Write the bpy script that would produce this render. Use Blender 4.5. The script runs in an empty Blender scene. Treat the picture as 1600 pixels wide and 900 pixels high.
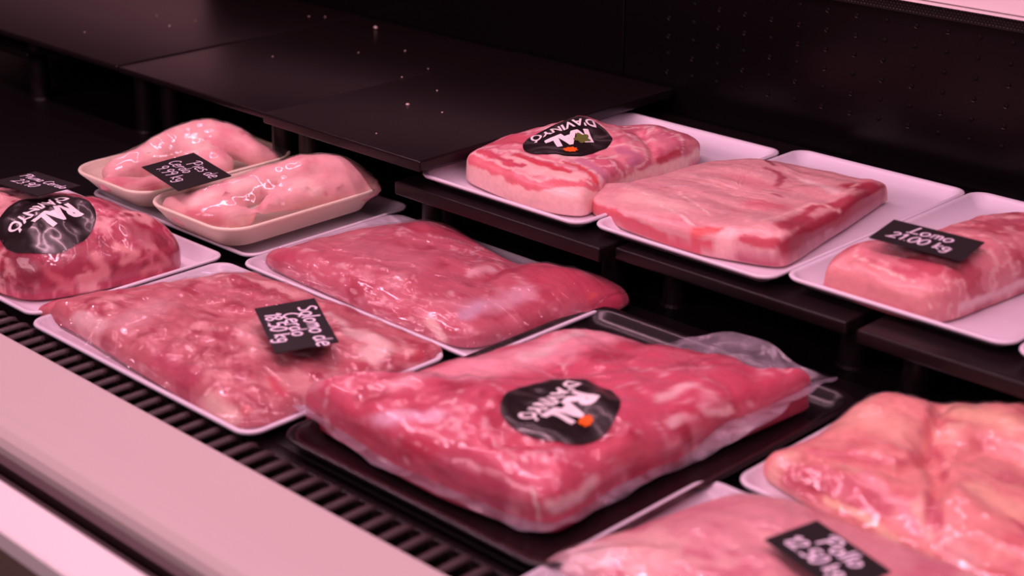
import bpy, bmesh, math, random
import numpy as np
from mathutils import Vector, Matrix
from mathutils.bvhtree import BVHTree
random.seed(7)
SC = bpy.context.scene
COL = SC.collection
# ------------------------------------------------------------------ camera, world, light
CAM_H = 0.545
FPX = 2595.12
TH = math.atan2(1037.0, FPX)
FWD = Vector((-0.70139, 0.71278, 0.0)); RIGHT = Vector((0.71278, 0.70139, 0.0)); UPZ = Vector((0, 0, 1))
look = (FWD*math.cos(TH) - UPZ*math.sin(TH)).normalized()
upv = (FWD*math.sin(TH) + UPZ*math.cos(TH)).normalized()
CAM = Vector((0, 0, CAM_H))
cd = bpy.data.cameras.new('camera'); cam = bpy.data.objects.new('camera', cd); COL.objects.link(cam)
M = Matrix((RIGHT, upv, -look)).transposed().to_4x4(); M.translation = CAM
cam.matrix_world = M
cd.sensor_width = 36.0; cd.lens = FPX/1600*36.0
cd.clip_start = 0.01; cd.clip_end = 50
cd.dof.use_dof = True; cd.dof.focus_distance = 1.56; cd.dof.aperture_fstop = 5.3
SC.camera = cam
SC.view_settings.view_transform = 'Standard'; SC.view_settings.look = 'None'
SC.view_settings.gamma = 1.0; SC.view_settings.use_curve_mapping = False
SC.view_settings.exposure = -0.10
wd = bpy.data.worlds.new('world'); SC.world = wd; wd.use_nodes = True
wd.node_tree.nodes['Background'].inputs[0].default_value = (1.0, 0.55, 0.66, 1)
wd.node_tree.nodes['Background'].inputs[1].default_value = 0.02
TINT = (1.0, 0.50, 0.66)
def area(name, loc, rot, sx, sy, power, color=TINT):
    l = bpy.data.lights.new(name, 'AREA'); l.shape = 'RECTANGLE'; l.size = sx; l.size_y = sy
    l.energy = power; l.color = color
    o = bpy.data.objects.new(name, l); o.location = loc; o.rotation_euler = rot; COL.objects.link(o); return o
# tube lamps of the meat counter: canopy tube at the front edge and one at the back
area('canopy_tube_light', (-0.80, 0.62, 0.90), (math.radians(10), 0, 0), 2.3, 0.03, 14.5)
area('back_tube_light', (-0.85, 1.00, 0.66), (math.radians(-14), 0, 0), 2.1, 0.012, 3.2)
area('hall_light', (-1.0, -1.1, 1.35), (math.radians(60), 0, 0), 2.4, 0.6, 28.0, (1.0, 0.56, 0.69))

# ------------------------------------------------------------------ helpers
def at(px, py, z):
    d = RIGHT*((px-800)/FPX) + upv*(-(py-450)/FPX) + look
    return CAM + d*((z-CAM_H)/d.z)
def ray(px, py):
    return (RIGHT*((px-800)/FPX) + upv*(-(py-450)/FPX) + look).normalized()
def lin(c):
    return [((v/255)/12.92 if v/255 <= 0.04045 else ((v/255+0.055)/1.055)**2.4) for v in c]
def alb(r, g, b, k=0.92):
    """true surface colour of something that looks (r,g,b) under the pink lamps"""
    l = lin((r, g, b))
    g = (1.02, .84, .88)
    return tuple(min(0.97, max(0.004, l[i]/TINT[i]*k*g[i])) for i in range(3))
def setp(o, label=None, cat=None, group=None, kind=None):
    if label: o['label'] = label
    if cat: o['category'] = cat
    if group: o['group'] = group
    if kind: o['kind'] = kind
    return o
def link(name, me, mat=None, parent=None, smooth=True):
    o = bpy.data.objects.new(name, me); COL.objects.link(o)
    if mat: me.materials.append(mat)
    if smooth:
        me.polygons.foreach_set('use_smooth', [True]*len(me.polygons))
    if parent: o.parent = parent
    return o
def mesh_from(vs, fs, name='m'):
    me = bpy.data.meshes.new(name); me.from_pydata([tuple(v) for v in vs], [], fs); me.update(); return me
def empty(name, loc=(0, 0, 0)):
    o = bpy.data.objects.new(name, None); o.location = loc; o.empty_display_size = .02; COL.objects.link(o); return o
def box_bm(bm, x0, x1, y0, y1, z0, z1, bev=0.0, seg=2):
    b2 = bmesh.new(); bmesh.ops.create_cube(b2, size=1)
    for v in b2.verts:
        v.co = Vector(((x0+x1)/2+v.co.x*(x1-x0), (y0+y1)/2+v.co.y*(y1-y0), (z0+z1)/2+v.co.z*(z1-z0)))
    if bev > 0:
        bmesh.ops.bevel(b2, geom=b2.edges[:], offset=bev, segments=seg, affect='EDGES', profile=.6)
    me = bpy.data.meshes.new('t'); b2.to_mesh(me); b2.free(); bm.from_mesh(me); bpy.data.meshes.remove(me)
def bm_obj(name, bm, mat, parent=None, smooth=True):
    me = bpy.data.meshes.new(name); bm.to_mesh(me); bm.free()
    return link(name, me, mat, parent, smooth)
# vectorised gradient noise
_rng = np.random.RandomState(5)
_perm = np.concatenate([_rng.permutation(256)]*3)
_grad = _rng.normal(size=(256, 3)); _grad /= np.linalg.norm(_grad, axis=1)[:, None]
def pnoise(P):
    P = np.asarray(P, float); I = np.floor(P).astype(int); F = P-I
    U = F*F*F*(F*(F*6-15)+10); I = I & 255
    out = np.zeros(len(P))
    for dx in (0, 1):
        for dy in (0, 1):
            for dz in (0, 1):
                h = _perm[_perm[_perm[(I[:, 0]+dx) & 255]+((I[:, 1]+dy) & 255)]+((I[:, 2]+dz) & 255)]
                g = _grad[h & 255]
                dv = F-np.array([dx, dy, dz])
                w = (U[:, 0] if dx else 1-U[:, 0])*(U[:, 1] if dy else 1-U[:, 1])*(U[:, 2] if dz else 1-U[:, 2])
                out += w*(g*dv).sum(1)
    return out*1.5
def fbm(P, o=3):
    r = 0; a = 1.0; P = np.asarray(P, float)
    for i in range(o):
        r = r+a*pnoise(P+i*17.3); P = P*2.03; a *= .5
    return r
def sstep(a, b, x):
    t = np.clip((x-a)/(b-a), 0, 1); return t*t*(3-2*t)

# ------------------------------------------------------------------ materials
def newmat(name):
    m = bpy.data.materials.new(name); m.use_nodes = True
    nt = m.node_tree; return m, nt, nt.nodes['Principled BSDF']
def N(nt, typ, **kw):
    n = nt.nodes.new(typ)
    for k, v in kw.items():
        if k.startswith('i_'):
            key = k[2:]; n.inputs[int(key) if key.isdigit() else key].default_value = v
        else: setattr(n, k, v)
    return n
def plain(name, col, rough=.5, spec=.5, coat=0, bump=0, bscale=200, var=0, vscale=20, metal=0):
    m, nt, b = newmat(name)
    b.inputs['Base Color'].default_value = (*col, 1); b.inputs['Roughness'].default_value = rough
    b.inputs['Specular IOR Level'].default_value = spec; b.inputs['Coat Weight'].default_value = coat
    b.inputs['Coat Roughness'].default_value = .1; b.inputs['Metallic'].default_value = metal
    tc = N(nt, 'ShaderNodeTexCoord')
    if bump:
        no = N(nt, 'ShaderNodeTexNoise', i_Scale=bscale, i_Detail=3.0); bp = N(nt, 'ShaderNodeBump', i_Strength=bump, i_Distance=.001)
        nt.links.new(tc.outputs['Object'], no.inputs['Vector']); nt.links.new(no.outputs[0], bp.inputs['Height']); nt.links.new(bp.outputs[0], b.inputs['Normal'])
    if var:
        no = N(nt, 'ShaderNodeTexNoise', i_Scale=vscale, i_Detail=4.0); mx = N(nt, 'ShaderNodeMix', data_type='RGBA')
        mx.inputs[6].default_value = (*[c*(1-var) for c in col], 1); mx.inputs[7].default_value = (*[min(1, c*(1+var)) for c in col], 1)
        nt.links.new(tc.outputs['Object'], no.inputs['Vector']); nt.links.new(no.outputs[0], mx.inputs[0]); nt.links.new(mx.outputs[2], b.inputs['Base Color'])
    return m
MBLACK = plain('black_plastic', (.0078, .0046, .0052), .33, .27, bump=.12, bscale=900, var=.25, vscale=12)
MFLOOR = plain('black_floor', (.004, .0025, .003), .45, .25, bump=.1, bscale=500)
MWALLP = plain('black_wall', (.003, .0022, .0025), .22, .16)
MTRAYW = plain('white_tray', (.74, .70, .78), .32, .5, coat=.15, var=.03, vscale=8)
MFOAM = plain('cream_foam', (.84, .76, .60), .55, .3, bump=.15, bscale=700)
MTRAYB = plain('black_tray', (.008, .005, .006), .25, .5, bump=.05)
MSILL = plain('sill_paint', (.55, .50, .465), .5, .4, var=.03, vscale=5)
MRAIL = plain('rail_white', (.86, .86, .84), .4, .5)
MDARK = plain('dark_gap', (.006, .004, .004), .7, .1)
MBROWN = plain('brown_face', (.16, .13, .10), .6, .3, var=.2, vscale=10)
MBAR = plain('grille_black', (.045, .028, .030), .38, .6)
MTAG = plain('tag_black', (.010, .008, .009), .45, .4)
MCHALK = plain('chalk_ink', (.80, .74, .84), .7, .2, var=.1, vscale=400)
MSTICK = plain('sticker_black', (.013, .008, .009), .3, .5, coat=.3, var=.2, vscale=60)
MSTW = plain('sticker_white', (.86, .84, .84), .35, .4)
MSTO = plain('sticker_orange', (.80, .13, .01), .4, .4)
MSTG = plain('sticker_green', (.12, .15, .03), .4, .4, var=.3, vscale=200)
MMESH = plain('mesh_dark', (.004, .003, .003), .5, .3)
MCRUMB = plain('crumb_pale', (.75, .6, .5), .7, .2)
MLEDGE = plain('ledge_paint', (.82, .74, .74), .5, .4)

def meatmat(name, rough=.38, coat=.3, fine=160, amt=.12, bump=.35, sss=.12, bscale=220, coatr=.12):
    m, nt, b = newmat(name)
    at_ = N(nt, 'ShaderNodeAttribute', attribute_name='tint'); tc = N(nt, 'ShaderNodeTexCoord')
    no = N(nt, 'ShaderNodeTexNoise', i_Scale=fine, i_Detail=5.0, i_Roughness=.6)
    nt.links.new(tc.outputs['Object'], no.inputs['Vector'])
    mr = N(nt, 'ShaderNodeMapRange'); mr.inputs[1].default_value = .25; mr.inputs[2].default_value = .75
    mr.inputs[3].default_value = 1-amt; mr.inputs[4].default_value = 1+amt*.6
    nt.links.new(no.outputs[0], mr.inputs[0])
    hs = N(nt, 'ShaderNodeVectorMath', operation='SCALE')
    nt.links.new(at_.outputs['Color'], hs.inputs[0]); nt.links.new(mr.outputs[0], hs.inputs['Scale'])
    nt.links.new(hs.outputs[0], b.inputs['Base Color'])
    b.inputs['Roughness'].default_value = rough; b.inputs['Coat Weight'].default_value = coat; b.inputs['Coat Roughness'].default_value = coatr
    b.inputs['Subsurface Weight'].default_value = sss; b.inputs['Subsurface Radius'].default_value = (.006, .002, .0015); b.inputs['Subsurface Scale'].default_value = 1.0
    n2 = N(nt, 'ShaderNodeTexNoise', i_Scale=bscale, i_Detail=3.0); bp = N(nt, 'ShaderNodeBump', i_Strength=bump, i_Distance=.0012)
    nt.links.new(tc.outputs['Object'], n2.inputs['Vector']); nt.links.new(n2.outputs[0], bp.inputs['Height']); nt.links.new(bp.outputs[0], b.inputs['Normal'])
    # the shrink film hugging the meat has long soft puckers
    n3 = N(nt, 'ShaderNodeTexNoise', i_Scale=55, i_Detail=4.0, i_Distortion=1.2); bp2 = N(nt, 'ShaderNodeBump', i_Strength=.5, i_Distance=.0022)
    nt.links.new(tc.outputs['Object'], n3.inputs['Vector']); nt.links.new(n3.outputs[0], bp2.inputs['Height']); nt.links.new(bp2.outputs[0], b.inputs['Coat Normal'])
    return m
MMEAT = meatmat('meat_surface')
MMEATM = meatmat('meat_matte', rough=.45, coat=.35, bump=.3, coatr=.2)
MSKIN = meatmat('trotter_skin', rough=.5, coat=.15, fine=90, amt=.08, bump=.15, sss=.25, bscale=120)
def filmmat(name, haze=.04, rough=.07, bump=.6, scale=60, stretch=(1, 1, 1), rot=0, hcol=(.85, .8, .85), gl=1.0):
    m = bpy.data.materials.new(name); m.use_nodes = True; nt = m.node_tree; nt.nodes.clear()
    out = N(nt, 'ShaderNodeOutputMaterial'); tr = N(nt, 'ShaderNodeBsdfTransparent'); g = N(nt, 'ShaderNodeBsdfGlossy', i_Roughness=rough)
    df = N(nt, 'ShaderNodeBsdfDiffuse'); df.inputs[0].default_value = (*hcol, 1)
    tr.inputs[0].default_value = (.97, .97, .97, 1)
    fr = N(nt, 'ShaderNodeFresnel', i_IOR=1.5); m1 = N(nt, 'ShaderNodeMixShader'); m2 = N(nt, 'ShaderNodeMixShader')
    tc = N(nt, 'ShaderNodeTexCoord'); mp = N(nt, 'ShaderNodeMapping'); mp.inputs['Scale'].default_value = stretch; mp.inputs['Rotation'].default_value = (0, 0, rot)
    no = N(nt, 'ShaderNodeTexNoise', i_Scale=scale, i_Detail=4.0, i_Distortion=.8); bp = N(nt, 'ShaderNodeBump', i_Strength=bump, i_Distance=.002)
    nt.links.new(tc.outputs['Object'], mp.inputs[0]); nt.links.new(mp.outputs[0], no.inputs['Vector']); nt.links.new(no.outputs[0], bp.inputs['Height'])
    nt.links.new(bp.outputs[0], g.inputs['Normal'])
    fm = N(nt, 'ShaderNodeMath', operation='MINIMUM', i_1=.16*gl); nt.links.new(fr.outputs[0], fm.inputs[0])
    hz = N(nt, 'ShaderNodeMapRange'); hz.inputs[1].default_value = .35; hz.inputs[2].default_value = .75; hz.inputs[3].default_value = haze*.4; hz.inputs[4].default_value = haze*1.8
    nt.links.new(no.outputs[0], hz.inputs[0])
    nt.links.new(hz.outputs[0], m1.inputs[0]); nt.links.new(tr.outputs[0], m1.inputs[1]); nt.links.new(df.outputs[0], m1.inputs[2])
    nt.links.new(fm.outputs[0], m2.inputs[0]); nt.links.new(m1.outputs[0], m2.inputs[1]); nt.links.new(g.outputs[0], m2.inputs[2])
    nt.links.new(m2.outputs[0], out.inputs[0])
    return m
FILM = filmmat('cling_film', .015, rough=.035, bump=.7, scale=45)
FILMR = filmmat('cling_film_ridged', .02, rough=.04, bump=.6, scale=30, stretch=(.5, 3.0, 1), rot=.5)
FILMT = filmmat('cling_film_trotter', .07, rough=.05, bump=.3, scale=26, hcol=(.95, .85, .8))
BAG = filmmat('vacuum_bag', .03, rough=.05, bump=.6, scale=60, hcol=(.62, .55, .66))
BAGE = filmmat('vacuum_bag_edge', .22, rough=.18, bump=.9, scale=45, hcol=(.60, .52, .62))

# ------------------------------------------------------------------ setting: floor, back wall, sill, rails
bm = bmesh.new(); box_bm(bm, -2.9, .4, .655, 1.37, -.045, -.0125, .002); setp(bm_obj('floor', bm, MFLOOR), kind='structure')
# back wall panels with peg holes
def wall_panel(x0, x1):
    bm = bmesh.new(); y0 = 1.372
    box_bm(bm, x0, x1, y0, y0+.012, -.045, .204, .0008, 1)
    return bm
wall = wall_panel(-2.9, -1.178); box_bm(wall, -1.176, .4, 1.372, 1.384, -.045, .204, .0008, 1)
w = bm_obj('wall_back', wall, MWALLP, smooth=False); setp(w, kind='structure')
bm = bmesh.new()
for i in range(0, 34):
    for j in range(6):
        x = -1.113+.0333*i-.0*j; z = .193-.0195*j
        if x > -.3: continue
        bmesh.ops.create_cone(bm, cap_ends=True, segments=14, radius1=.0022, radius2=.0022, depth=.001, matrix=Matrix.Translation((x, 1.3717, z)) @ Matrix.Rotation(math.pi/2, 4, 'X'))
bm_obj('peg_holes', bm, MDARK, w)
bm = bmesh.new()
for i in range(0, 34):
    for j in range(6):
        x = -1.113+.0333*i; z = .193-.0195*j
        if x > -.3 or random.random() < .45: continue
        n = 12
        a0 = random.uniform(3.4, 4.2)
        for k in range(5):      # paler arc along the lower lip of the hole
            a = a0+k*.28; b = a+.28
            p = [Vector((x+math.cos(t)*r, 1.3710, z+math.sin(t)*r)) for t, r in ((a, .0021), (b, .0021), (b, .0026), (a, .0026))]
            bm.faces.new([bm.verts.new(q) for q in p])
bm_obj('hole_rims', bm, plain('rim_metal', (.10, .08, .08), .35, .5, metal=.3), w)
bm = bmesh.new(); box_bm(bm, -2.88, -1.95, 1.3600, 1.372, .10, .300, .001)
bm_obj('sheen_reflector', bm, plain('sheen_reflector', (.80, .62, .60), .5, .4), w)  # unseen panel, added so the left shelf boards reflect a pale sheen
# end of the well on the far left, and the perforated air outlet and ledge above the wall
bm = bmesh.new(); box_bm(bm, -2.92, -2.9, .6, 1.384, -.045, .5); setp(bm_obj('wall_left', bm, MWALLP), kind='structure')
bm = bmesh.new(); box_bm(bm, -2.9, .4, 1.364, 1.41, .205, .2185, .001)
tr1 = bm_obj('trim_1', bm, MMESH, smooth=False); setp(tr1, kind='structure')
bm = bmesh.new()
for i in range(330):
    for j in range(4):
        x = -1.35+i*.0036+(j % 2)*.0018
        bmesh.ops.create_icosphere(bm, subdivisions=1, radius=.0008, matrix=Matrix.Translation((x, 1.3638, .2075+j*.0027)))
bm_obj('honeycomb', bm, plain('honeycomb_metal', (.09, .07, .07), .35, .5, metal=.4), tr1)
bm = bmesh.new(); box_bm(bm, -2.9, .4, 1.352, 1.41, .2190, .2205, .0004, 1); box_bm(bm, -2.9, .4, 1.357, 1.41, .2215, .262, .001, 1)
setp(bm_obj('trim_2', bm, MLEDGE, smooth=False), kind='structure')

# front: display case sill, black channel, outer rail
case = empty('display_case', (-1.0, .5, -.05)); setp(case, 'pale pink painted front edge of the meat counter with rounded sill and outer rail', 'display case')
def extrude_profile(name, prof, x0, x1, mat, parent):
    n = len(prof); vs = [(x0, y, z) for y, z in prof]+[(x1, y, z) for y, z in prof]
    fs = [(i, (i+1) % n, n+(i+1) % n, n+i) for i in range(n)]+[tuple(range(n-1, -1, -1)), tuple(range(n, 2*n))]
    me = mesh_from(vs, fs); o = link(name, me, mat, None, False)
    o.parent = parent; o.matrix_parent_inverse = Matrix.Translation(-Vector(parent.location)); return o
extrude_profile('front_sill', [(.603, .000), (.601, .0015), (.545, .0005), (.534, -.0005), (.528, -.0025), (.520, -.0045), (.514, -.008), (.5105, -.013), (.5095, -.02), (.5095, -.032), (.603, -.032)], -2.9, .4, MSILL, case)
extrude_profile('sill_lip', [(.5095, -.018), (.5095, -.060), (.5035, -.060), (.5035, -.020)], -2.9, .4, plain('lip_dark', (.07, .04, .045), .5), case)
extrude_profile('glass_channel', [(.5035, -.050), (.474, -.050), (.474, -.060), (.5035, -.060)], -2.9, .4, MDARK, case)
extrude_profile('channel_gasket', [(.4760, .0005), (.4735, .0018), (.4720, .0005), (.4720, -.05), (.4760, -.05)], -2.9, .4, plain('gasket', (.05, .03, .035), .5), case)
extrude_profile('outer_rail', [(.4720, .0010), (.4705, .0020), (.4375, .0020), (.4360, .0010), (.4360, -.012), (.4720, -.012)], -2.9, .4, MRAIL, case)
extrude_profile('front_fascia', [(.4380, -.012), (.4710, -.012), (.4710, -.30), (.4380, -.30)], -2.9, .4, MBROWN, case)

# air return grille: bars with rounded ends over a dark well
gr = empty('air_return_grille', (-1.0, .63, -.03)); setp(gr, 'black slotted air return grille running between the pale sill and the front trays', 'grille')
def child(o, p):
    o.parent = p; o.matrix_parent_inverse = Matrix.Translation(-Vector(p.location)); return o
bm = bmesh.new(); x = -1.62
while x < -.35:
    # a bar: rounded box that bends down at its far end
    y0, y1 = .603, .6395; w_ = .0034; prof = []
    vs = []
    path = [(y0, -.006), (.625, -.006), (.634, -.0062), (.6385, -.0075), (.6405, -.011), (.641, -.022)]
    rows = []
    for (yy, zz) in path:
        rows.append([bm.verts.new((x+dx, yy, zz+dz)) for dx, dz in ((-w_, -.003), (-w_*.85, -.0006), (-w_*.4, 0), (w_*.4, 0), (w_*.85, -.0006), (w_, -.003))])
    for a, b in zip(rows[:-1], rows[1:]):
        for k in range(5): bm.faces.new((a[k], a[k+1], b[k+1], b[k]))
    x += .0187
child(bm_obj('grille_bars', bm, MBAR), gr)
bm = bmesh.new(); box_bm(bm, -2.9, .4, .6005, .6045, -.02, -.0045, .001); box_bm(bm, -2.9, .4, .6415, .6555, -.045, -.0125, .002)
child(bm_obj('grille_frame', bm, MBLACK), gr)
bm = bmesh.new(); box_bm(bm, -2.9, .4, .603, .66, -.06, -.046); child(bm_obj('grille_well', bm, MDARK), gr)

# ------------------------------------------------------------------ shelf plates
def plate(name, x0, x1, y0, y1, zt, th, legs, label, group):
    t = empty(name, ((x0+x1)/2, (y0+y1)/2, -.0125)); setp(t, label, 'shelf', group)
    bm = bmesh.new(); box_bm(bm, x0, x1, y0, y1, zt-th, zt, .0022, 3)
    child(bm_obj('shelf_board', bm, MBLACK), t)
    for (lx, ly) in legs:
        bm = bmesh.new()
        h = zt-th+.0125
        bmesh.ops.create_cone(bm, cap_ends=True, segments=24, radius1=.0125, radius2=.011, depth=h, matrix=Matrix.Translation((lx, ly, -.0125+h/2)))
        bmesh.ops.create_cone(bm, cap_ends=True, segments=24, radius1=.0145, radius2=.0135, depth=.003, matrix=Matrix.Translation((lx, ly, -.011)))
        child(bm_obj('leg', bm, MBLACK, smooth=False), t)
    return t
G1 = 'raised black riser shelves'
plate('riser_shelf', -1.3385, -1.100, .995, 1.365, .080, .011, [(-1.32, 1.04), (-1.13, 1.04), (-1.32, 1.33), (-1.13, 1.33)], 'raised black shelf board whose right end meets the pork belly tray', G1)
plate('riser_shelf', -1.6125, -1.3405, 1.0, 1.365, .0785, .007, [(-1.585, 1.05), (-1.365, 1.04), (-1.585, 1.33), (-1.365, 1.33)], 'raised black shelf board behind the two trotter packs, middle one of three', G1)
plate('riser_shelf', -2.25, -1.6145, 1.0, 1.365, .0795, .007, [(-1.64, 1.05), (-1.86, 1.04), (-1.64, 1.33), (-2.2, 1.05)], 'raised black shelf board in the upper left corner with brownish sheen', G1)
plate('side_shelf', -2.2, -1.84, 1.015, 1.34, .052, .008, [(-2.1, 1.06), (-1.9, 1.30)], 'low black board glimpsed under the raised shelf at the far left', 'lower black shelf boards')
G2 = 'lower black shelf boards'
plate('step_shelf', -1.1425, -.8795, 1.000, 1.368, .050, .013, [(-1.12, 1.05), (-.905, 1.05), (-1.12, 1.33), (-.905, 1.33)], 'black step shelf board carrying the pork belly tray', G2)
plate('step_shelf', -.8765, -.6405, 1.0165, 1.368, .0475, .011, [(-.85, 1.07), (-.665, 1.07), (-.85, 1.33), (-.665, 1.33)], 'black step shelf board carrying the pork rib tray', G2)
plate('step_shelf', -.6245, -.30, 1.006, 1.368, .050, .012, [(-.6, 1.06), (-.33, 1.06), (-.6, 1.33), (-.33, 1.33)], 'black step shelf board under the loin tray at the right edge', G2)

# ------------------------------------------------------------------ trays
def rrect(x0, x1, y0, y1, r, n=7):
    pts = []
    for cx, cy, a0 in ((x1-r, y1-r, 0), (x0+r, y1-r, 90), (x0+r, y0+r, 180), (x1-r, y0+r, 270)):
        for k in range(n+1):
            a = math.radians(a0+90*k/n); pts.append((cx+r*math.cos(a), cy+r*math.sin(a)))
    return pts
def tray(name, x0, x1, y0, y1, zr, depth, mat, r=.016, slope=.012, lip=.005, parent=None, rot=0, tilt=(0, 0), seg=8):
    """shallow food tray: flared sides, rolled lip, real wall thickness"""
    base = ((x0+x1)/2, (y0+y1)/2, zr-depth-.0012)
    W, L = (x1-x0)/2, (y1-y0)/2
    prof = [(slope+.002, -depth-.0012), (slope*.45, -depth*.45), (lip*.2, -.0035), (0, -.0016), (.0006, -.0003), (.0022, 0), (lip*.8, -.0004), (lip, -.0018), (lip+(slope-lip)*.5, -depth*.55), (slope+.002, -depth+.0008), (slope+.009, -depth)]
    vs = []; fs = []; rings = []
    for inset, z in prof:
        rr = max(r-inset*.6, .004); pts = rrect(-W+inset, W-inset, -L+inset, L-inset, rr, seg)
        rings.append(range(len(vs), len(vs)+len(pts))); vs += [(x, y, z+depth+.0012) for x, y in pts]
    n = len(rings[0])
    for a, b in zip(rings[:-1], rings[1:]):
        for k in range(n): fs.append((a[k], b[k], b[(k+1) % n], a[(k+1) % n]))
    fs.append(tuple(rings[-1])); fs.append(tuple(reversed(rings[0])))
    o = link(name, mesh_from(vs, fs), mat); o.location = base; o.rotation_euler = (tilt[0], tilt[1], rot)
    bm = bmesh.new(); bm.from_mesh(o.data); bmesh.ops.recalc_face_normals(bm, faces=bm.faces); bm.to_mesh(o.data); bm.free()
    if parent: o.parent = parent; o.matrix_parent_inverse = Matrix.Translation(-Vector(parent.location))
    return o
ZT = .0620
GT = 'white plastic display trays'
def wtray(x0, x1, y0, y1, zr, label, **kw):
    return setp(tray('display_tray', x0, x1, y0, y1, zr, .0105, MTRAYW, **kw), label, 'tray', GT)
wtray(-1.121, -.9115, 1.009, 1.312, ZT, 'white tray carrying the striped pork belly block')
wtray(-.9095, -.7175, 1.020, 1.333, ZT-.001, 'white tray carrying the slab of pork ribs')
wtray(-.7155, -.5135, 1.034, 1.336, ZT, 'white tray under the pork loin with the two-line price tag')
wtray(-.5095, -.31, 1.028, 1.332, ZT, 'empty white tray whose rounded corner peeks in at the right edge')
wtray(-1.50, -1.2035, .642, .846, 0, 'white tray under the dark red roast at the left edge')
wtray(-1.46, -1.185, .857, 1.062, 0, 'white tray lying under the two cream trotter trays')
setp(tray('display_tray', -.880, -.606, .648, 1.000, .001, .0125, MTRAYB, r=.022, slope=.014, lip=.008), 'glossy black tray under the big vacuum packed pork', 'tray')

# ------------------------------------------------------------------ meat building
def catmull(P, n):
    P = [Vector(p) for p in P]; m = len(P); out = []
    for i in range(m):
        a, b, c, d = P[i-1], P[i], P[(i+1) % m], P[(i+2) % m]
        k = n//m
        for j in range(k):
            t = j/k
            out.append(.5*((2*b)+(c-a)*t+(2*a-5*b+4*c-d)*t*t+(3*b-a-3*c+d)*t**3))
    return out
def outline(pts, z0):
    r = []
    for p in pts:
        if p[0] == 'w': r.append(Vector((p[1], p[2])))
        else:
            q = at(p[0], p[1], z0+(p[2] if len(p) > 2 else 0)); r.append(Vector((q.x, q.y)))
    return r
def slab(name, pts, z0, h, mat, bumps=(), p=4.0, noise=.002, nscale=35, n=260, undercut=.96, parent=None, ridge=None, creases=()):
    """one continuous lump of meat over an outline; h thickness, bumps = (px,py,dz,radius,amp)"""
    O = catmull(outline(pts, z0), n); n = len(O)
    c = sum(O, Vector((0, 0)))/n
    prm = [(i/30*.86)**.9 for i in range(1, 31)]; prm = [v for v in prm]
    phi0 = math.acos(min(1, prm[-1]**(p/2)))
    prof = [(r, max(0, 1-r**p)**(1/p)) for r in prm]
    for k in range(1, 19):
        ph = phi0*(1-k/18); prof.append((math.cos(ph)**(2/p), math.sin(ph)**(2/p)))
    prof[-1] = (1.0, 0.0)
    R = np.array([q[0] for q in prof]); Z = np.array([q[1] for q in prof])
    Oa = np.array([[v.x, v.y] for v in O]); C = np.array([c.x, c.y])
    XY = C+(Oa-C)[None, :, :]*R[:, None, None]
    P2 = XY.reshape(-1, 2)
    H = np.full(len(P2), float(h))
    for (bx, by, dz, rad, amp) in bumps:
        q = at(bx, by, z0+dz)
        d2 = (P2[:, 0]-q.x)**2+(P2[:, 1]-q.y)**2
        H += amp*np.exp(-d2/(rad*rad))
    for cr in creases:            # (depth, width m, [(px,py)...], dz)
        pl = [at(a, b, z0+cr[3]) for a, b in cr[2]]; dm = np.full(len(P2), 9.)
        for a, b in zip(pl[:-1], pl[1:]):
            ab = np.array([b.x-a.x, b.y-a.y]); ap = P2-np.array([a.x, a.y]); t = np.clip(ap@ab/(ab@ab+1e-9), 0, 1)
            dm = np.minimum(dm, np.linalg.norm(ap-t[:, None]*ab, axis=1))
        H -= cr[0]*np.exp(-(dm/cr[1])**2)
    if ridge: H += ridge(P2)
    P3 = np.column_stack([P2, np.zeros(len(P2))])
    H += noise*fbm(P3*nscale+3.1, 3)
    zz = np.repeat(Z, n)
    lowest = .004
    Zc = z0+lowest+(H-lowest)*zz
    side = np.repeat(np.clip((R-.7)/.3, 0, 1), n)
    wob = 1+side*.014*fbm(np.column_stack([P2*16, Zc*40]), 2)
    P2w = C+(P2-C)*wob[:, None]
    V = np.column_stack([P2w, Zc])
    b1 = np.column_stack([C+(Oa-C)*(undercut+.02), np.full(n, z0+.0012)]); b2 = np.column_stack([C+(Oa-C)*undercut*.96, np.full(n, z0)])
    top = np.array([[c.x, c.y, V[:n, 2].mean()]])
    allv = np.vstack([V, b1, b2, top, [[c.x, c.y, z0]]])
    rows = len(prof)+2; fs = []
    for r_ in range(rows-1):
        a = r_*n; b = a+n
        for k in range(n):
            k2 = (k+1) % n; fs.append((a+k, b+k, b+k2, a+k2))
    ti = rows*n
    for k in range(n):
        fs.append((ti, k, (k+1) % n)); fs.append((ti+1, (rows-1)*n+(k+1) % n, (rows-1)*n+k))
    o = link(name, mesh_from(allv, fs), mat)
    bm = bmesh.new(); bm.from_mesh(o.data); bmesh.ops.recalc_face_normals(bm, faces=bm.faces); bm.to_mesh(o.data); bm.free()
    if parent: o.parent = parent; o.matrix_parent_inverse = Matrix.Translation(-Vector(parent.location))
    return o
def bvh_of(objs):
    vs = []; fs = []
    for o in objs:
        k = len(vs)
        mw = o.matrix_basis if o.parent is None else o.parent.matrix_basis @ o.matrix_parent_inverse @ o.matrix_basis
        vs += [mw @ v.co for v in o.data.vertices]; fs += [tuple(i+k for i in f.vertices) for f in o.data.polygons]
    return BVHTree.FromPolygons(vs, fs)
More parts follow.
